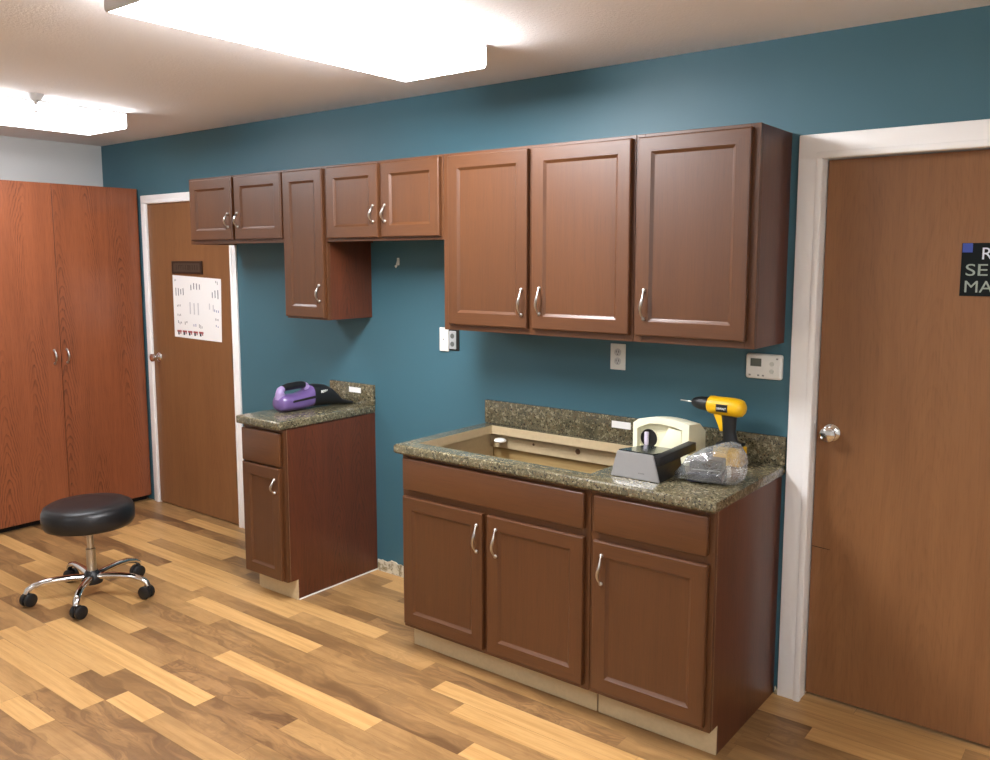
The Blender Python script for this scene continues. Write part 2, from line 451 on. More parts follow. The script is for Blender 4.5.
def panel_door(parent, name, x0, x1, z0, z1, y, fwid=.054, flat=False, th=.019):
    """five-piece recessed-panel door: stiles, rails, sloped inner moulding, flat panel. front face at y (towards -y)"""
    m = B(); yb = y + th
    if flat:      # slab drawer front with an eased, profiled edge
        vs = m.box(x0, x1, y, yb, z0, z1, .007, 3, 1)
        return m.build(name, [M_cabv, M_cabh], parent, 30)
    e = .0055; s1 = fwid; s2 = fwid + .012; dp = .0085
    def R(i, yy): return [(x0 + i, yy, z0 + i), (x1 - i, yy, z0 + i), (x1 - i, yy, z1 - i), (x0 + i, yy, z1 - i)]
    loops = [R(0, yb), R(0, y + e), R(.0018, y + .0016), R(e, y), R(s1, y), R(s1 + .0025, y + .0022), R(s2 - .002, y + dp - .001), R(s2, y + dp)]
    V = [[m.bm.verts.new(p) for p in L] for L in loops]
    for a, c in zip(V, V[1:]):
        for i in range(4):
            fc = m.bm.faces.new((a[i], a[(i + 1) % 4], c[(i + 1) % 4], c[i])); fc.material_index = 1 if i in (0, 2) else 0
    m.bm.faces.new(V[-1]); m.bm.faces.new(list(reversed(V[0])))
    return m.build(name, [M_cabv, M_cabh], parent)

def face_frame(parent, x0, x1, z0, z1, y0, y1, stiles=(), rails=(), w=.035):
    m = B()
    m.box(x0, x0 + w, y0, y1, z0, z1, .001, 1); m.box(x1 - w, x1, y0, y1, z0, z1, .001, 1)
    m.box(x0 + w, x1 - w, y0 + .0002, y1, z1 - w, z1, .001, 1, 1); m.box(x0 + w, x1 - w, y0 + .0002, y1, z0, z0 + w, .001, 1, 1)
    top = min([z1 - w] + [r_ - .0185 for r_ in rails])
    for s_ in stiles: m.box(s_ - w * .6, s_ + w * .6, y0 + .0002, y1, z0 + w, top, .001, 1)
    for r_ in rails: m.box(x0 + w, x1 - w, y0 + .0002, y1, r_ - .018, r_ + .018, .001, 1, 1)
    return m.build('face_frame', [M_cabv, M_cabh], parent)

UD = -.3036
def wall_cabinet(x0, x1, z0, z1, doors, label):
    """doors: (x0, x1, handle x or None, handle z0, z1)"""
    r = thing('wall_cabinet', (x0, 0, z0), label, 'cabinet', 'wall cabinets along the teal wall')
    W, H = x1 - x0, z1 - z0
    m = B(); g_ = .0006
    m.box(g_, .016, UD + .019, -.001, 0, H - .002, .0008, 1); m.box(W - .016, W - g_, UD + .019, -.001, 0, H - .002, .0008, 1)
    m.box(.016, W - .016, UD + .019, -.001, .010, .024, 0, 1, 1); m.box(.016, W - .016, UD + .019, -.001, H - .018, H - .003, 0, 1, 1)
    m.box(.016, W - .016, -.008, -.001, .024, H - .018)
    m.build('carcass', [M_side, M_cabh], r)
    st = [(a[1] + c[0]) / 2 - x0 for a, c in zip(doors, doors[1:])]
    face_frame(r, g_, W - g_, 0, H - .001, UD, UD + .0188, st)
    for a, c, dz0, dz1, hx, h0, h1 in doors:
        d = panel_door(r, 'door', a - x0, c - x0, dz0 - z0, dz1 - z0, UD - .0205)
        pull(d, hx - x0, h0 - z0, h1 - z0, UD - .0205)
    return r
UT = 2.151
wall_cabinet(-3.385, -2.529, 1.779, UT, [(-3.355, -2.962, 1.80, 2.139, -2.992, 1.862, 1.95), (-2.934, -2.537, 1.80, 2.139, -2.905, 1.862, 1.95)], 'short two-door wall cabinet at the far left, overlapping the far door')
wall_cabinet(-2.528, -2.207, 1.387, UT, [(-2.520, -2.219, 1.398, 2.139, -2.248, 1.475, 1.57)], 'tall narrow one-door wall cabinet hanging above the purple vacuum')
wall_cabinet(-2.206, -1.433, 1.779, UT, [(-2.186, -1.83, 1.795, 2.139, -1.856, 1.86, 1.95), (-1.804, -1.444, 1.795, 2.139, -1.778, 1.86, 1.95)], 'short two-door wall cabinet between the narrow cabinet and the tall ones')
wall_cabinet(-1.432, -.480, 1.38, UT, [(-1.394, -.966, 1.406, 2.137, -.992, 1.455, 1.575), (-.941, -.492, 1.406, 2.137, -.902, 1.462, 1.582)], 'tall two-door wall cabinet hanging above the open sink cutout')
wall_cabinet(-.479, -.006, 1.38, UT, [(-.463, -.033, 1.406, 2.137, -.426, 1.462, 1.585)], 'tall one-door wall cabinet at the right end, above the yellow drill')

BD = -.6113
def base_cabinet(x0, x1, fronts, doors, label, open_top=False, toe=(0, 0)):
    r = thing('base_cabinet', (x0, 0, 0), label, 'cabinet', 'base cabinets standing along the teal wall')
    W, H = x1 - x0, .8745; T = .107; g_ = .0006
    prof = [(BD + .019, T), (BD + .019, H), (-.001, H), (-.001, .001), (-.545, .001), (-.545, T)]
    for nm, a, c, inn in (('side_panel', g_, .0165, 1), ('side_panel', W - .0165, W - g_, -1)):
        m = B(); m.prism(prof, a, c, 'x')
        for fc in m.bm.faces:
            fc.normal_update()
        bmesh.ops.recalc_face_normals(m.bm, faces=m.bm.faces)
        for fc in m.bm.faces:
            if fc.normal.x * inn > .9 or fc.normal.y < -.9: fc.material_index = 1
        m.build(nm, [M_side, M_tan], r)
    m = B(); m.box(.017, W - .017, -.007, -.0015, T, H - .001); m.box(.017, W - .017, -.53, -.008, T, T + .014)
    m.build('back_panel', M_olive, r)
    m = B(); m.box(.0175, W - .0175, -.028, -.008, H - .07, H - .001, .002); m.build('hanging_rail', M_tan, r)
    m = B(); m.box(.0005 + toe[0], W - .0005 - toe[1], -.553, -.5455, .001, T - .001, .001, 1); m.build('toe_kick', M_tan, r)
    st = [(a[1] + c[0]) / 2 - x0 for a, c in zip(doors, doors[1:])]
    face_frame(r, g_, W - g_, T, H, BD, BD + .0188, st, [.7])
    for a, c, z0, z1 in fronts: panel_door(r, 'drawer_front', a - x0, c - x0, z0, z1, BD - .0205, flat=True)
    for a, c, z0, z1, hx, h0, h1 in doors:
        d = panel_door(r, 'door', a - x0, c - x0, z0, z1, BD - .0205)
        pull(d, hx - x0, h0, h1, BD - .0205)
    return r
sink = base_cabinet(-1.405, -.468, [(-1.39, -.489, .722, .858)], [(-1.392, -.957, .128, .693, -.984, .527, .650), (-.933, -.489, .128, .693, -.888, .527, .650)], 'wide two-door base cabinet under the open sink cutout')
m = B()
m.lathe([(0, 0), (.028, 0), (.03, .006), (.022, .014), (0, .014)], 20, (.10, -.06, .842)); tag(m.build('corner_bracket', M_whitep, sink, 40), 'white plastic bracket in the back corner')
M_plug = plain('brown_plug', (96, 66, 40), .6)
for x in (.27, .51, .78):
    m = B(); m.lathe([(0, -.0285), (.013 if x == .51 else .006, -.0285), (.012 if x == .51 else .005, -.0305), (0, -.031)], 14, (x, 0, .845), 'y')
    m.build('screw_cap', M_plug, sink, 40)
base_cabinet(-.467, .006, [(-.448, -.014, .722, .858)], [(-.448, -.012, .128, .693, -.411, .530, .650)], 'one-door base cabinet at the right end, beside the white door casing', toe=(.006, 0))
small = base_cabinet(-2.516, -2.198, [(-2.508, -2.213, .69, .857)], [(-2.510, -2.220, .115, .682, -2.254, .55, .632)], 'small narrow base cabinet standing alone below the purple vacuum', toe=(.02, .0))
m = B(); m.box(-2.1979 + 2.516, -2.194 + 2.516, -.545, -.001, .0005, .007); tag(m.build('caulk_line', M_whitep, small), 'pale caulk line along the floor')

def countertop(x0, x1, label, hole=None):
    r = thing('countertop', (x0, 0, .8752), label, 'countertop', 'speckled countertops')
    W, T = x1 - x0, .0393; Y0, Y1 = -.6425, -.0008
    m = B()
    if hole is None: m.box(0, W, Y0, Y1, 0, T, .007, 3)
    else:
        hx0, hx1, hy0, hy1 = hole[0] - x0, hole[1] - x0, hole[2], hole[3]
        n0 = .012   # rounded nosing built as a stack of outer loops
        def L(a, bb, c, d, z): return [m.bm.verts.new(p) for p in ((a, c, z), (bb, c, z), (bb, d, z), (a, d, z))]
        outs = [L(.006, W - .006, Y0 + .006, Y1, 0), L(0, W, Y0, Y1, .007), L(0, W, Y0, Y1, T - .010), L(.0025, W - .0025, Y0 + .003, Y1, T - .0035), L(.009, W - .009, Y0 + .010, Y1, T)]
        it, ib = L(hx0, hx1, hy0, hy1, T), L(hx0, hx1, hy0, hy1, 0)
        seq = [ib] + outs + [it]
        for a, c in zip(seq, seq[1:]):
            for i in range(4): m.bm.faces.new((a[i], a[(i + 1) % 4], c[(i + 1) % 4], c[i]))
        for i in range(4):
            fc = m.bm.faces.new((it[i], it[(i + 1) % 4], ib[(i + 1) % 4], ib[i])); fc.material_index = 1
    m.build('worktop', [M_gran, M_tan], r, 35)
    m = B(); m.box(0, W, -.021, -.0005, T + .0003, .1494, .003); m.build('backsplash', M_gran, r, 35)
    return r
ct = countertop(-1.428, .018, 'long speckled countertop with an open sink cutout and backsplash', (-1.352, -.50, -.565, -.062))
m = B(); m.box(-.729 + 1.428, -.637 + 1.428, -.0222, -.0211, .099, .1285); tag(m.build('label_sticker', M_paper, ct), 'white paper sticker on the backsplash')
cs = countertop(-2.535, -2.192, 'short speckled countertop under the purple vacuum')
m = B(); m.box(-2.376 + 2.535, -2.284 + 2.535, -.0222, -.0211, .0985, .1265); tag(m.build('label_sticker', M_paper, cs), 'white paper sticker on the backsplash')

# tall wardrobe on the left wall
wx, wy1, wy0, wh, ws = -4.455, -.012, -1.15, 2.17, -.585
w = thing('wardrobe', (wx, (wy0 + wy1) / 2, 0), 'tall red oak two-door wardrobe against the pale grey wall', 'wardrobe')
yc = (wy0 + wy1) / 2
m = B(); m.box(XL + .002 - wx, -.022, wy0 - yc, wy1 - yc, .055, wh, .002); m.build('carcass', M_ward, w)
m = B(); m.box(XL + .03 - wx, -.05, wy0 - yc + .01, wy1 - yc - .01, .0005, .0545); m.build('plinth', M_dark, w)
for a, c, hy in ((wy0 + .001, ws - .0015, ws - .042), (ws + .0015, wy1 - .001, ws + .038)):
    m = B(); m.box(-.0205, 0, a - yc, c - yc, .04, wh - .002, .0015); d = m.build('door', M_ward, w)
    m = B(); pts = []; rs = []
    for i in range(13):
        t = i / 12; pts.append((.003 + .024 * math.sin(t * PI) ** .7, hy - yc, 1.118 - t * .085)); rs.append(.004 + .002 * math.sin(t * PI))
    m.tube(pts, rs, 10)
    for zz in (1.118, 1.033): m.lathe([(0, -.0005), (.008, -.0005), (.007, .005), (0, .006)], 12, (0, hy - yc, zz), 'x')
    m.build('handle', M_nickel, d, 50)

# ------------------------------------------------------------------ ceiling fixtures
def fixture(x0, x1, y0, y1, label, lens=None):
    r = thing('ceiling_light', ((x0 + x1) / 2, (y0 + y1) / 2, ZC), label, 'ceiling light', 'fluorescent ceiling lights')
    hw, hl = (x1 - x0) / 2, (y1 - y0) / 2
    m = B(); m.box(-hw - .002, hw + .002, -hl + .0065, hl - .0065, -.0125, -.0005, .001); m.build('housing', M_housing, r)
    m = B(); m.prism([(-hw, -.013), (-hw, -.077), (-hw + .008, -.085), (hw - .008, -.085), (hw, -.077), (hw, -.013)], -hl + .006, hl - .006, 'y'); m.build('diffuser', lens or M_lens, r)
    for a in (-hl, hl - .0055):
        m = B(); m.prism([(-hw - .001, -.001), (-hw - .001, -.078), (-hw + .008, -.0865), (hw - .008, -.0865), (hw + .001, -.078), (hw + .001, -.001)], a, a + .0055, 'y'); m.build('end_cap', M_housing, r)
    return r
fixture(-1.385, -.962, -1.845, -.592, 'large bright fluorescent ceiling light above the room, nearest the cabinets')
fixture(-3.862, -3.44, -1.88, -.63, 'bright fluorescent ceiling light at the far left near the wardrobe', M_lens4)
fixture(1.55, 1.98, -3.6, -2.35, 'unseen fluorescent ceiling light added behind the camera for brightness', M_lens2)  # assumed lamp out of view, added to brighten the right side
fixture(-2.6, -2.17, -4.6, -3.35, 'unseen fluorescent ceiling light added as fill over the open floor', M_lens3)  # out-of-view lamp added only to lift the room's fill light

sp = thing('sprinkler_head', (-3.293, -1.181, ZC), 'small metal fire sprinkler head on the ceiling before the far light', 'sprinkler')
m = B(); m.lathe([(0, -.0005), (.04, -.0005), (.04, -.006), (.028, -.026), (.018, -.034), (0, -.034)], 28); m.build('escutcheon', M_housing, sp, 40)
m = B()
m.lathe([(0, -.034), (.011, -.034), (.011, -.046), (0, -.046)], 16)
for s_ in (-1, 1): m.tube([(s_ * .006, 0, -.046), (s_ * .017, 0, -.06), (s_ * .012, 0, -.074), (0, 0, -.084)], .0035, 8)
m.build('frame', M_housing, sp, 50)
m = B(); m.lathe([(0, -.084), (.02, -.084), (.021, -.0865), (0, -.087)], 20); m.build('deflector', M_housing, sp, 50)

# ------------------------------------------------------------------ signs, outlets, thermostat
po = thing('poster', (-3.82, -.0008, 1.38), 'white instruction poster with small figures taped on the far door', 'poster')
m = B()
c4 = [(-.268, -.198), (.258, -.207), (.272, .191), (-.266, .211)]
m.quad([(x, 0, z) for x, z in c4], 0); m.quad([(x, -.0006, z) for x, z in reversed(c4)], 0)
for i in range(4):
    a, c = c4[i], c4[(i + 1) % 4]; m.quad([(a[0], 0, a[1]), (c[0], 0, c[1]), (c[0], -.0006, c[1]), (a[0], -.0006, a[1])], 0)
rp = random.Random(3)
def mark(x, z, w_, h_, mi): m.quad([(x - w_ / 2, -.001, z - h_ / 2), (x + w_ / 2, -.001, z - h_ / 2), (x + w_ / 2, -.001, z + h_ / 2), (x - w_ / 2, -.001, z + h_ / 2)], mi)
def cluster(x, z, n_, w_, h_, mi):
    for k in range(n_): mark(x + (k - (n_ - 1) / 2) * w_, z + rp.uniform(-.006, .006), w_ * .3, h_ * rp.uniform(.6, 1), mi)
cluster(-.235, .18, 2, .012, .014, 2); cluster(.225, .17, 2, .016, .022, 2)
cluster(-.01, .135, 4, .032, .05, 1); cluster(-.19, .10, 4, .028, .055, 1); cluster(.205, .09, 3, .03, .06, 1)
cluster(-.03, -.005, 3, .045, .08, 3); cluster(.16, .01, 2, .04, .06, 3); cluster(.215, -.015, 3, .02, .02, 5)
cluster(-.205, .01, 3, .016, .014, 2); cluster(-.205, -.055, 3, .016, .014, 2); cluster(.215, -.07, 2, .022, .018, 2); cluster(.215, -.11, 2, .02, .016, 5)
cluster(-.2, -.1, 3, .018, .018, 2); cluster(-.13, -.1, 2, .02, .022, 2); cluster(-.03, -.115, 2, .022, .024, 5); cluster(.035, -.12, 3, .015, .024, 2)
for k in range(5):
    x = -.21 + k * .062; mark(x, -.158, .05, .012, 4); mark(x - .008, -.172, .018, .02, 2); mark(x + .014, -.168, .012, .016, 4)
m.build('sheet', [M_paper, M_ink, M_inkd, M_inkp, M_inkr, M_inkb], po)

pq = thing('door_plaque', (-3.91, -.0005, 1.641), 'small dark bronze name plaque above the poster on the far door', 'plaque')
m = B(); m.box(-.172, .172, -.008, 0, -.041, .041, .002); m.build('frame', M_plaqued, pq)
m = B(); m.box(-.15, .15, -.0088, -.0078, -.028, .028); m.build('plate', M_plaque, pq)
rq = random.Random(8); x = -.115
while x < .12:
    k = rq.choice((0, 1, 2)); hh = .016; m = B()
    m.box(x, x + .005, -.0102, -.0086, -hh, hh)
    if k == 1: m.box(x + .0048, x + .017, -.0102, -.0086, hh - .006, hh)
    if k == 2: m.box(x + .0048, x + .0135, -.0102, -.0086, -hh, -hh + .006); m.box(x + .013, x + .018, -.0102, -.0086, -hh, hh)
    m.build('raised_letter', M_plaqued, pq); x += .026

sg = thing('door_sign', (.561, .0495, 1.569), 'black door sign with grey capital letters on the near door', 'sign')
m = B(); m.box(0, .26, -.004, 0, 0, .176, .001); m.build('sign_plate', M_signb, sg)
m = B(); m.box(.002, .032, -.005, -.0042, .145, .175); tag(m.build('blue_square', M_signblue, sg), 'blue square in the corner')
RX = (PI / 2, 0, 0)
lettering('R', .056, M_signw, sg, (.057, -.0046, .122), RX)
lettering('SE', .056, M_signt, sg, (.0125, -.0046, .068), RX, sx=1.3)
lettering('MA', .056, M_signt, sg, (.0105, -.0046, .0125), RX, sx=1.08)

th = thing('wall_thermostat', (-.0735, -.0005, 1.287), 'white wall thermostat with small grey screen beside the near door casing', 'thermostat', rz=0)
m = B(); m.box(-.07, .07, -.026, 0, -.048, .048, .010, 4); m.build('body', M_whitep, th, 35)
m = B(); m.box(-.05, -.008, -.0275, -.0262, .0, .03); m.build('screen', M_lcd, th)
for z in (.012, -.016):
    m = B(); m.lathe([(0, -.0262), (.009, -.0262), (.008, -.029), (0, -.029)], 16, (.032, 0, z), 'y'); tag(m.build('button', plain('pale_button', (206, 208, 200), .5), th, 40), 'round button')
for x, z in ((-.052, -.034), (-.018, -.034), (.0, -.034), (.052, .032)):
    m = B(); m.box(x - .004, x + .004, -.0272, -.0262, z - .003, z + .003); m.build('printed_mark', M_greyp, th)

def receptacles(parent, x=0, mat=None):
    for z in (.019, -.019):
        m = B(); m.lathe([(0, -.0065), (.0165, -.0065), (.016, -.0085), (0, -.0085)], 20, (x, 0, z), 'y'); rc = m.build('receptacle', mat or M_whitep, parent, 40)
        m = B()
        for dx in (-.006, .006): m.box(x + dx - .0012, x + dx + .0012, -.009, -.0084, z - .001, z + .008)
        m.lathe([(0, -.0084), (.0024, -.0084), (.0024, -.009), (0, -.009)], 10, (x, 0, z - .008), 'y')
        m.build('slot', M_dark, rc)
ol = thing('wall_outlet', (-.714, -.0005, 1.279), 'white power outlet under the tall two-door wall cabinet', 'outlet')
m = B(); m.box(-.0365, .0365, -.006, 0, -.056, .056, .003, 3); m.build('cover_plate', M_whitep, ol, 40); receptacles(ol, 0, plain('off_white_receptacle', (206, 206, 204), .4))
sw = thing('wall_cover_plate', (-1.694, -.0005, 1.298), 'white cover plate on the wall left of the tall cabinets', 'cover plate')
m = B(); m.box(-.031, .027, -.009, 0, -.059, .059, .003, 3); m.build('plate', M_whitep, sw, 40)
m = B(); m.lathe([(0, -.0088), (.004, -.0088), (.0035, -.0105), (0, -.0105)], 12, (-.003, 0, 0), 'y'); m.build('screw', M_greyp, sw, 40)
ou = thing('outlet_box', (-1.635, -.0005, 1.298), 'bare grey receptacle in a dark box beside the blank white plate', 'outlet box')
m = B(); m.box(-.0355, .034, -.004, 0, -.052, .052, .0018); m.build('box_rim', M_dark, ou)
m = B(); m.box(-.026, .018, -.011, -.0042, -.045, .045, .004, 3); m.build('receptacle_body', plain('light_grey_receptacle', (176, 180, 180), .4), ou, 40)
m = B()
for z in (.02, -.02): m.lathe([(0, -.0108), (.013, -.0108), (.012, -.0125), (0, -.0125)], 18, (-.004, 0, z), 'y')
m.build('socket_face', plain('socket_grey', (96, 98, 96), .5), ou, 40)
hk = thing('wall_hook', (-2.009, -.0005, 1.674), 'small white hook on the teal wall under the short cabinet', 'hook')
m = B(); m.box(-.008, .008, -.004, 0, -.012, .026, .002); m.build('backplate', M_whitep, hk)
m = B(); m.tube([(0, -.004, .012), (.001, -.012, -.002), (.002, -.017, -.016), (.003, -.022, -.022), (.004, -.028, -.014)], .0042, 8); m.build('hook_arm', M_whitep, hk, 50)

# ------------------------------------------------------------------ stool
st = thing('rolling_stool', (-3.065, -1.15, 0), 'round black padded rolling stool on a chrome five-star base', 'stool')
m = B(); R_ = .216
prof = [(0, .372), (R_ * .86, .372), (R_ * .95, .378), (R_ * .99, .395), (R_, .425), (R_ * .99, .452), (R_ * .945, .472), (R_ * .85, .484), (R_ * .5, .492), (0, .494)]
m.lathe(prof, 56); m.build('seat', M_black, st, 60)
m = B(); m.lathe([(0, .352), (.09, .352), (.09, .371), (0, .371)], 28); m.build('seat_plate', M_blackp, st, 40)
m = B(); m.lathe([(0, .1), (.0225, .1), (.0225, .25), (.016, .252), (.016, .351), (0, .351)], 24); m.build('column', M_nickel, st, 40)
m = B(); m.lathe([(0, .072), (.048, .072), (.052, .085), (.05, .105), (.036, .122), (.028, .136), (0, .136)], 28); m.build('hub', M_blackp, st, 40)
for k, a in enumerate((247, 319, 31, 103, 175)):
    a = math.radians(a); c, s_ = math.cos(a), math.sin(a)
    def Q(r, z, t=0): return (c * r - s_ * t, s_ * r + c * t, z)
    m = B(); m.tube([Q(.035, .105), Q(.09, .112), Q(.16, .115), Q(.22, .112), Q(.265, .1), Q(.29, .084), Q(.297, .068)], [.0205, .0195, .018, .017, .0165, .0155, .0145], 14, flat=.85)
    leg = m.build('leg', M_chrome, st, 60)
    m = B()
    tr = a + rr.uniform(-.8, .8) + PI / 2; ax = Vector((math.cos(tr), math.sin(tr), 0)); fwd = Vector((-ax.y, ax.x, 0)); base = Vector(Q(.297, .0342)) + fwd * .012
    for sgn in (-1, 1):
        ctr = base + ax * sgn * .0165
        mx = Matrix((( ax.x, fwd.x, 0), (ax.y, fwd.y, 0), (0, 0, 1)))
        m.lathe([(0, -.011), (.026, -.011), (.0325, -.007), (.0335, 0), (.0325, .007), (.026, .011), (0, .011)], 24, ctr, 'x', M=mx)
    hood = []
    m.tube([base - ax * .006 + Vector((0, 0, .0)), base + ax * .006], .024, 12)
    m.tube([Vector(Q(.297, .04)), Vector(Q(.297, .07))], .009, 10)
    m.build('caster', M_blackp, leg, 40)

# ------------------------------------------------------------------ counter-top things
ZT = .9148
# hand vacuum: nose to the wall
va = thing('handheld_vacuum', (-2.425, -.25, ZT), 'purple and black handheld vacuum lying on the small countertop', 'vacuum')
def sect(y, xc, hw, z0, z1, p=2.6, n=28):
    ring = []
    for k in range(n):
        t = k * 2 * PI / n; c, s_ = math.cos(t), math.sin(t)
        ring.append((xc + hw * abs(c) ** (2 / p) * (1 if c >= 0 else -1), y, (z0 + z1) / 2 + (z1 - z0) / 2 * abs(s_) ** (2 / p) * (1 if s_ >= 0 else -1)))
    return ring
m = B(); m.ring_loft([sect(-.222, .0, .012, .03, .06), sect(-.218, .0, .038, .014, .074), sect(-.205, .0, .05, .004, .086), (sect(-.17, .0, .056, .001, .088)), sect(-.1, .0, .058, .0008, .084), sect(-.05, .0, .058, .001, .094), sect(-.028, .0, .058, .002, .108), sect(-.0125, .0, .056, .004, .12)])
m.build('motor_housing', M_purple, va, 50)
for pts, rs in (([(0, -.196, .07), (0, -.2, .095), (0, -.195, .112), (0, -.18, .12)], [.03, .024, .02, .017]), ([(0, -.03, .105), (0, -.036, .118), (0, -.046, .125)], [.022, .02, .017])):
    m = B(); m.tube(pts, rs, 14); tag(m.build('handle_mount', M_lav, va, 50), 'lavender end of the grip')
m = B(); m.tube([(0, -.18, .12), (0, -.15, .125), (0, -.1, .127), (0, -.065, .127), (0, -.042, .121)], [.0165, .019, .0195, .019, .0175], 14); m.build('grip', M_black, va, 60)
m = B(); m.prism([(-.16, .058), (-.015, .068), (-.015, .055), (-.16, .049)], .054, .0592, 'x', bev=.001); m.build('air_slot', M_dark, va)
m = B(); m.ring_loft([sect(-.012, .0, .058, .003, .123), sect(.03, .003, .057, .002, .122), sect(.075, .008, .056, .001, .114), (sect(.105, .014, .054, .001, .098)), sect(.135, .022, .051, .0008, .068), sect(.155, .029, .049, .0006, .038), sect(.18, .04, .046, .0005, .024), sect(.216, .054, .042, .0005, .014)])
m.build('dust_cup', M_blackp, va, 50)
lettering('BISSELL', .019, M_whitep, va, (.0595, .022, .078), (PI / 2, 0, PI / 2), sx=.8, bold=.0004)

# ivory electric device with a round opening
iv = thing('ivory_desk_machine', (-.383, -.175, ZT), 'ivory plastic desk machine with oval opening, behind the silver machine', 'desk machine')
m = B(); hx, hy = .118, .075
arc = [(-hx, .002), (hx, .002), (hx, .158)] + [(hx - 2 * hx * t, .158 + .02 * math.sin(PI * (t * .88 + .0)) - .012 * t) for t in [i / 10 for i in range(1, 10)]] + [(-hx, .142)]
V0 = [m.bm.verts.new((x, -hy, z)) for x, z in arc]; V1 = [m.bm.verts.new((x, hy, max(.002, z - (.045 if z > .1 else 0)))) for x, z in arc]; Vm = [m.bm.verts.new((x * 1.01, .02, z - (.008 if z > .1 else 0))) for x, z in arc]
n = len(arc)
for A_, B_ in ((V0, Vm), (Vm, V1)):
    for i in range(n): m.bm.faces.new((A_[i], A_[(i + 1) % n], B_[(i + 1) % n], B_[i]))
m.bm.faces.new(V1)
rec = [(-.1, .03), (.088, .03), (.09, .135)] + [(.09 - .19 * t, .135 + .014 * math.sin(PI * t)) for t in (.25, .5, .75)] + [(-.1, .122)]
# front face with a sunken bay
ci = [m.bm.verts.new((x, -hy, z)) for x, z in rec]; cb = [m.bm.verts.new((x, -hy + .028, z)) for x, z in rec]
e = [m.bm.edges.get((V0[i], V0[(i + 1) % n])) for i in range(n)]
k = len(ci); e2 = [m.bm.edges.new((ci[i], ci[(i + 1) % k])) for i in range(k)]
bmesh.ops.triangle_fill(m.bm, use_beauty=True, use_dissolve=False, edges=e + e2)
for i in range(k): m.bm.faces.new((ci[i], ci[(i + 1) % k], cb[(i + 1) % k], cb[i]))
m.bm.faces.new(cb)
m.build('case', M_ivory, iv, 32)
m = B(); m.prism([(-.02, .034), (.084, .034), (.084, .132), (.03, .138)], -hy + .006, -hy + .0275, 'y', bev=.004); m.build('inner_panel', M_ivory, iv, 40)
m = B(); m.lathe([(0, .0), (.041, .0), (.041, -.004), (.037, -.004), (.036, -.001), (0, -.001)], 28, (-.062, -hy + .0275, .082), 'y'); m.build('opening_ring', M_ivory, iv, 40)
m = B(); m.lathe([(0, 0), (.036, 0), (.035, -.002), (0, -.0022)], 26, (-.062, -hy + .0262, .082), 'y'); m.build('dark_opening', M_dark, iv)
m = B(); m.box(-.008, .008, -.012, 0, -.026, .026, .003, 2, M=Matrix.Translation((-.068, -hy + .0238, .082))); m.build('spindle', plain('pale_lilac_plastic', (214, 206, 226), .4), iv, 40)

# silver machine with black arm
sm = thing('silver_desk_machine', (-.334, -.44, ZT), 'silver and black desk machine with a raised black arm on the countertop', 'desk machine')
mx = Matrix.Rotation(math.radians(4), 4, 'Z')
m = B()
A_ = [(-.096, -.1, .0), (.098, -.1, .0), (.066, -.088, .092), (-.078, -.088, .092)]
Bk = [(-.085, .1, 0), (.09, .1, 0), (.07, .11, .075), (-.07, .11, .075)]
m.ring_loft([[Vector((x * .985, y + .006, max(.0005, z - .002))) for x, y, z in A_], [Vector(p) for p in Bk]], smooth=False); m.build('body', M_blackp, sm)
m = B(); m.ring_loft([[Vector((x, y - .004, z + .001)) for x, y, z in A_], [Vector((x, y + .0055, z + (.001 if z > .05 else .001))) for x, y, z in A_]], smooth=False)
bmesh.ops.bevel(m.bm, geom=list(m.bm.edges), offset=.0025, segments=2, affect='EDGES'); m.build('front_plate', M_silver, sm, 40)
m = B(); m.ring_loft([[Vector(p) for p in ((-.076, -.082, .0925), (.062, -.082, .0925), (.068, .108, .076), (-.068, .108, .076))], [Vector(p) for p in ((-.076, -.082, .096), (.062, -.082, .096), (.068, .108, .0795), (-.068, .108, .0795))]], smooth=False); m.build('top_cover', M_glossblack, sm)
m = B(); m.box(-.017, .017, -.125, .125, -.0165, .0165, .003, 2, M=Matrix.Translation((.086, .036, .080)) @ Matrix.Rotation(math.radians(-5), 4, 'Z') @ Matrix.Rotation(math.radians(4), 4, 'X')); m.build('arm', M_blackp, sm, 40)
m = B(); x = .02
for wd in (.006, .004, .005, .004, .006): m.box(x, x + wd * .7, -.1 - .0015, -.1 + .001, .022, .0265); x += wd
m.build('printed_mark', M_greyp, sm, off=(-.005, -.0005, 0))

# cordless drill standing on its battery
dr = thing('cordless_drill', (-.165, -.125, ZT), 'yellow and black cordless drill standing behind the plastic bag', 'drill', rz=math.radians(2))
m = B(); m.box(-.045, .066, -.036, .036, .0005, .072, .007, 3); m.build('battery_pack', M_yellow, dr, 40)
m = B(); m.box(-.035, .06, -.033, .033, .0725, .084, .004, 2); m.build('battery_collar', M_blackp, dr, 40)
def es(xc, yc_, z, rx, ry, n=20, tilt=0.0): return [(xc + rx * math.cos(k * 2 * PI / n), yc_ + ry * math.sin(k * 2 * PI / n), z + tilt * rx * math.cos(k * 2 * PI / n)) for k in range(n)]
m = B(); m.ring_loft([es(.014, 0, .084, .03, .024), es(.011, 0, .1, .027, .021), es(.006, 0, .13, .025, .02), es(.004, 0, .165, .028, .022), es(.004, 0, .19, .03, .024)]); m.build('grip', M_blackp, dr, 50)
ty = Matrix.Rotation(math.radians(2.5), 3, 'Y')
m = B(); m.lathe([(0, .066), (.018, .065), (.03, .056), (.035, .04), (.0365, .02), (.0355, -.01), (.034, -.045), (.035, -.06), (.033, -.074), (.026, -.08), (0, -.081)], 30, (.0, 0, .222), 'x', M=ty); m.build('motor_body', M_yellow, dr, 40)
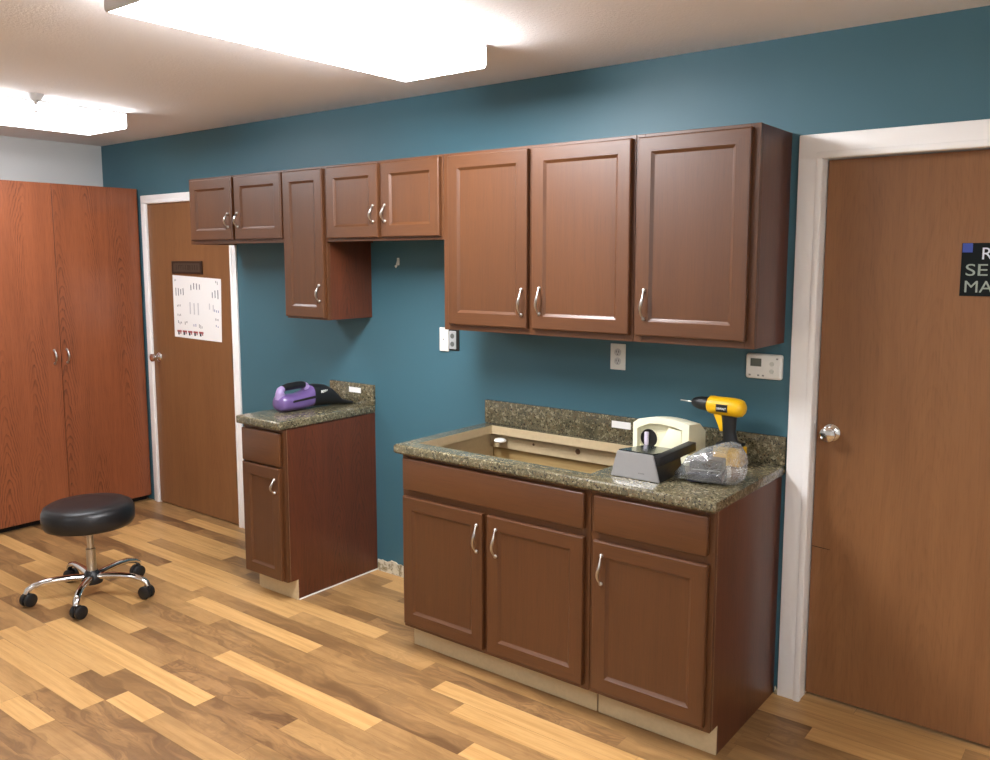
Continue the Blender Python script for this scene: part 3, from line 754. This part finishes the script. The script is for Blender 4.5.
m = B(); m.lathe([(0, -.0815), (.027, -.0815), (.0265, -.105), (.023, -.122), (.017, -.138), (.01, -.146), (0, -.146)], 24, (.0, 0, .222), 'x', M=ty); m.build('chuck', M_blackp, dr, 40)
m = B(); m.lathe([(0, -.1465), (.0026, -.1465), (.0026, -.192), (0, -.196)], 10, (.0, 0, .222), 'x', M=ty); m.build('drill_bit', M_nickel, dr, 40)
m = B(); m.prism([(-.056, .19), (-.022, .194), (-.018, .165), (-.016, .128), (-.028, .126), (-.04, .16)], -.011, .011, 'y', bev=.003); m.build('trigger', M_yellow, dr, 40)
m = B(); m.box(-.036, .008, -.0375, -.0335, .205, .234, .001); m.build('logo_plate', M_blackp, dr)
lettering('DEWALT', .011, M_whitep, dr, (-.0345, -.0378, .2145), RX, sx=.85, bold=.0003)

# clear plastic bag with a dark charger block inside
ch = thing('charger_block', (-.118, -.39, ZT), 'dark charger block seen through the clear plastic bag', 'charger', rz=math.radians(14))
m = B(); m.box(-.066, .054, -.062, .045, .0035, .036, .005, 2); m.build('lower_case', plain('dark_blue_grey_plastic', (44, 46, 72), .4), ch, 40)
m = B(); m.box(-.062, .05, -.056, .04, .0365, .078, .006, 2); m.build('upper_case', M_blackp, ch, 40)
m = B(); m.box(-.055, .045, -.0575, -.0565, .046, .05); m.build('seam', M_greyp, ch)
# outer skin of the bag: big crumpled facets pinched to a tip on the left
bg = B(); rings = []
spec = [  # along the bag, left tip to right end: (x, y centre, half depth, z top, droop)
    (-.226, -.425, .012, .030), (-.205, -.42, .042, .062), (-.165, -.405, .088, .098), (-.115, -.392, .108, .122), (-.075, -.385, .112, .13), (-.04, -.382, .102, .124), (-.02, -.38, .075, .1)]
rb = random.Random(5); NB = 12
for xx, yy, hd, zt in spec:
    ring = []
    for k in range(NB):
        a = k * 2 * PI / NB + .2; c, s_ = math.cos(a), math.sin(a)
        px_ = abs(c) ** .7 * (1 if c >= 0 else -1); pz_ = abs(s_) ** .7 * (1 if s_ >= 0 else -1)
        q = 1 + rb.uniform(-.09, .09)
        z = zt * .5 + zt * .5 * pz_ * (q if pz_ > 0 else 1)
        ring.append(Vector((xx + rb.uniform(-.008, .008), yy + hd * px_ * q + .018 * (z / .13), max(.0008, z))))
    rings.append(ring)
bg.ring_loft(rings, True, 0, False)
bmesh.ops.triangulate(bg.bm, faces=bg.bm.faces)
bmesh.ops.subdivide_edges(bg.bm, edges=bg.bm.edges, cuts=2, use_grid_fill=True)
for v in bg.bm.verts:
    if v.co.z > .002:
        p = v.co * 22
        v.co += Vector((noise.noise(p), noise.noise(p + Vector((5, 2, 8))), noise.noise(p + Vector((1, 9, 4))))) * .0035
        v.co.z = max(v.co.z, .0008)
bgo = bg.build('plastic_bag', M_bag, None, 18)
bgo.location = (0, 0, ZT)
tag(bgo, 'clear crumpled plastic bag at the right end of the countertop', 'bag')

# ------------------------------------------------------------------ world and colour management
wd = bpy.data.worlds.new('world'); S.world = wd; wd.use_nodes = True
wd.node_tree.nodes['Background'].inputs[0].default_value = (.5, .5, .5, 1); wd.node_tree.nodes['Background'].inputs[1].default_value = .1
S.view_settings.view_transform = 'Standard'; S.view_settings.look = 'None'; S.view_settings.gamma = 1.0
S.view_settings.use_curve_mapping = False
S.view_settings.exposure = 1.5
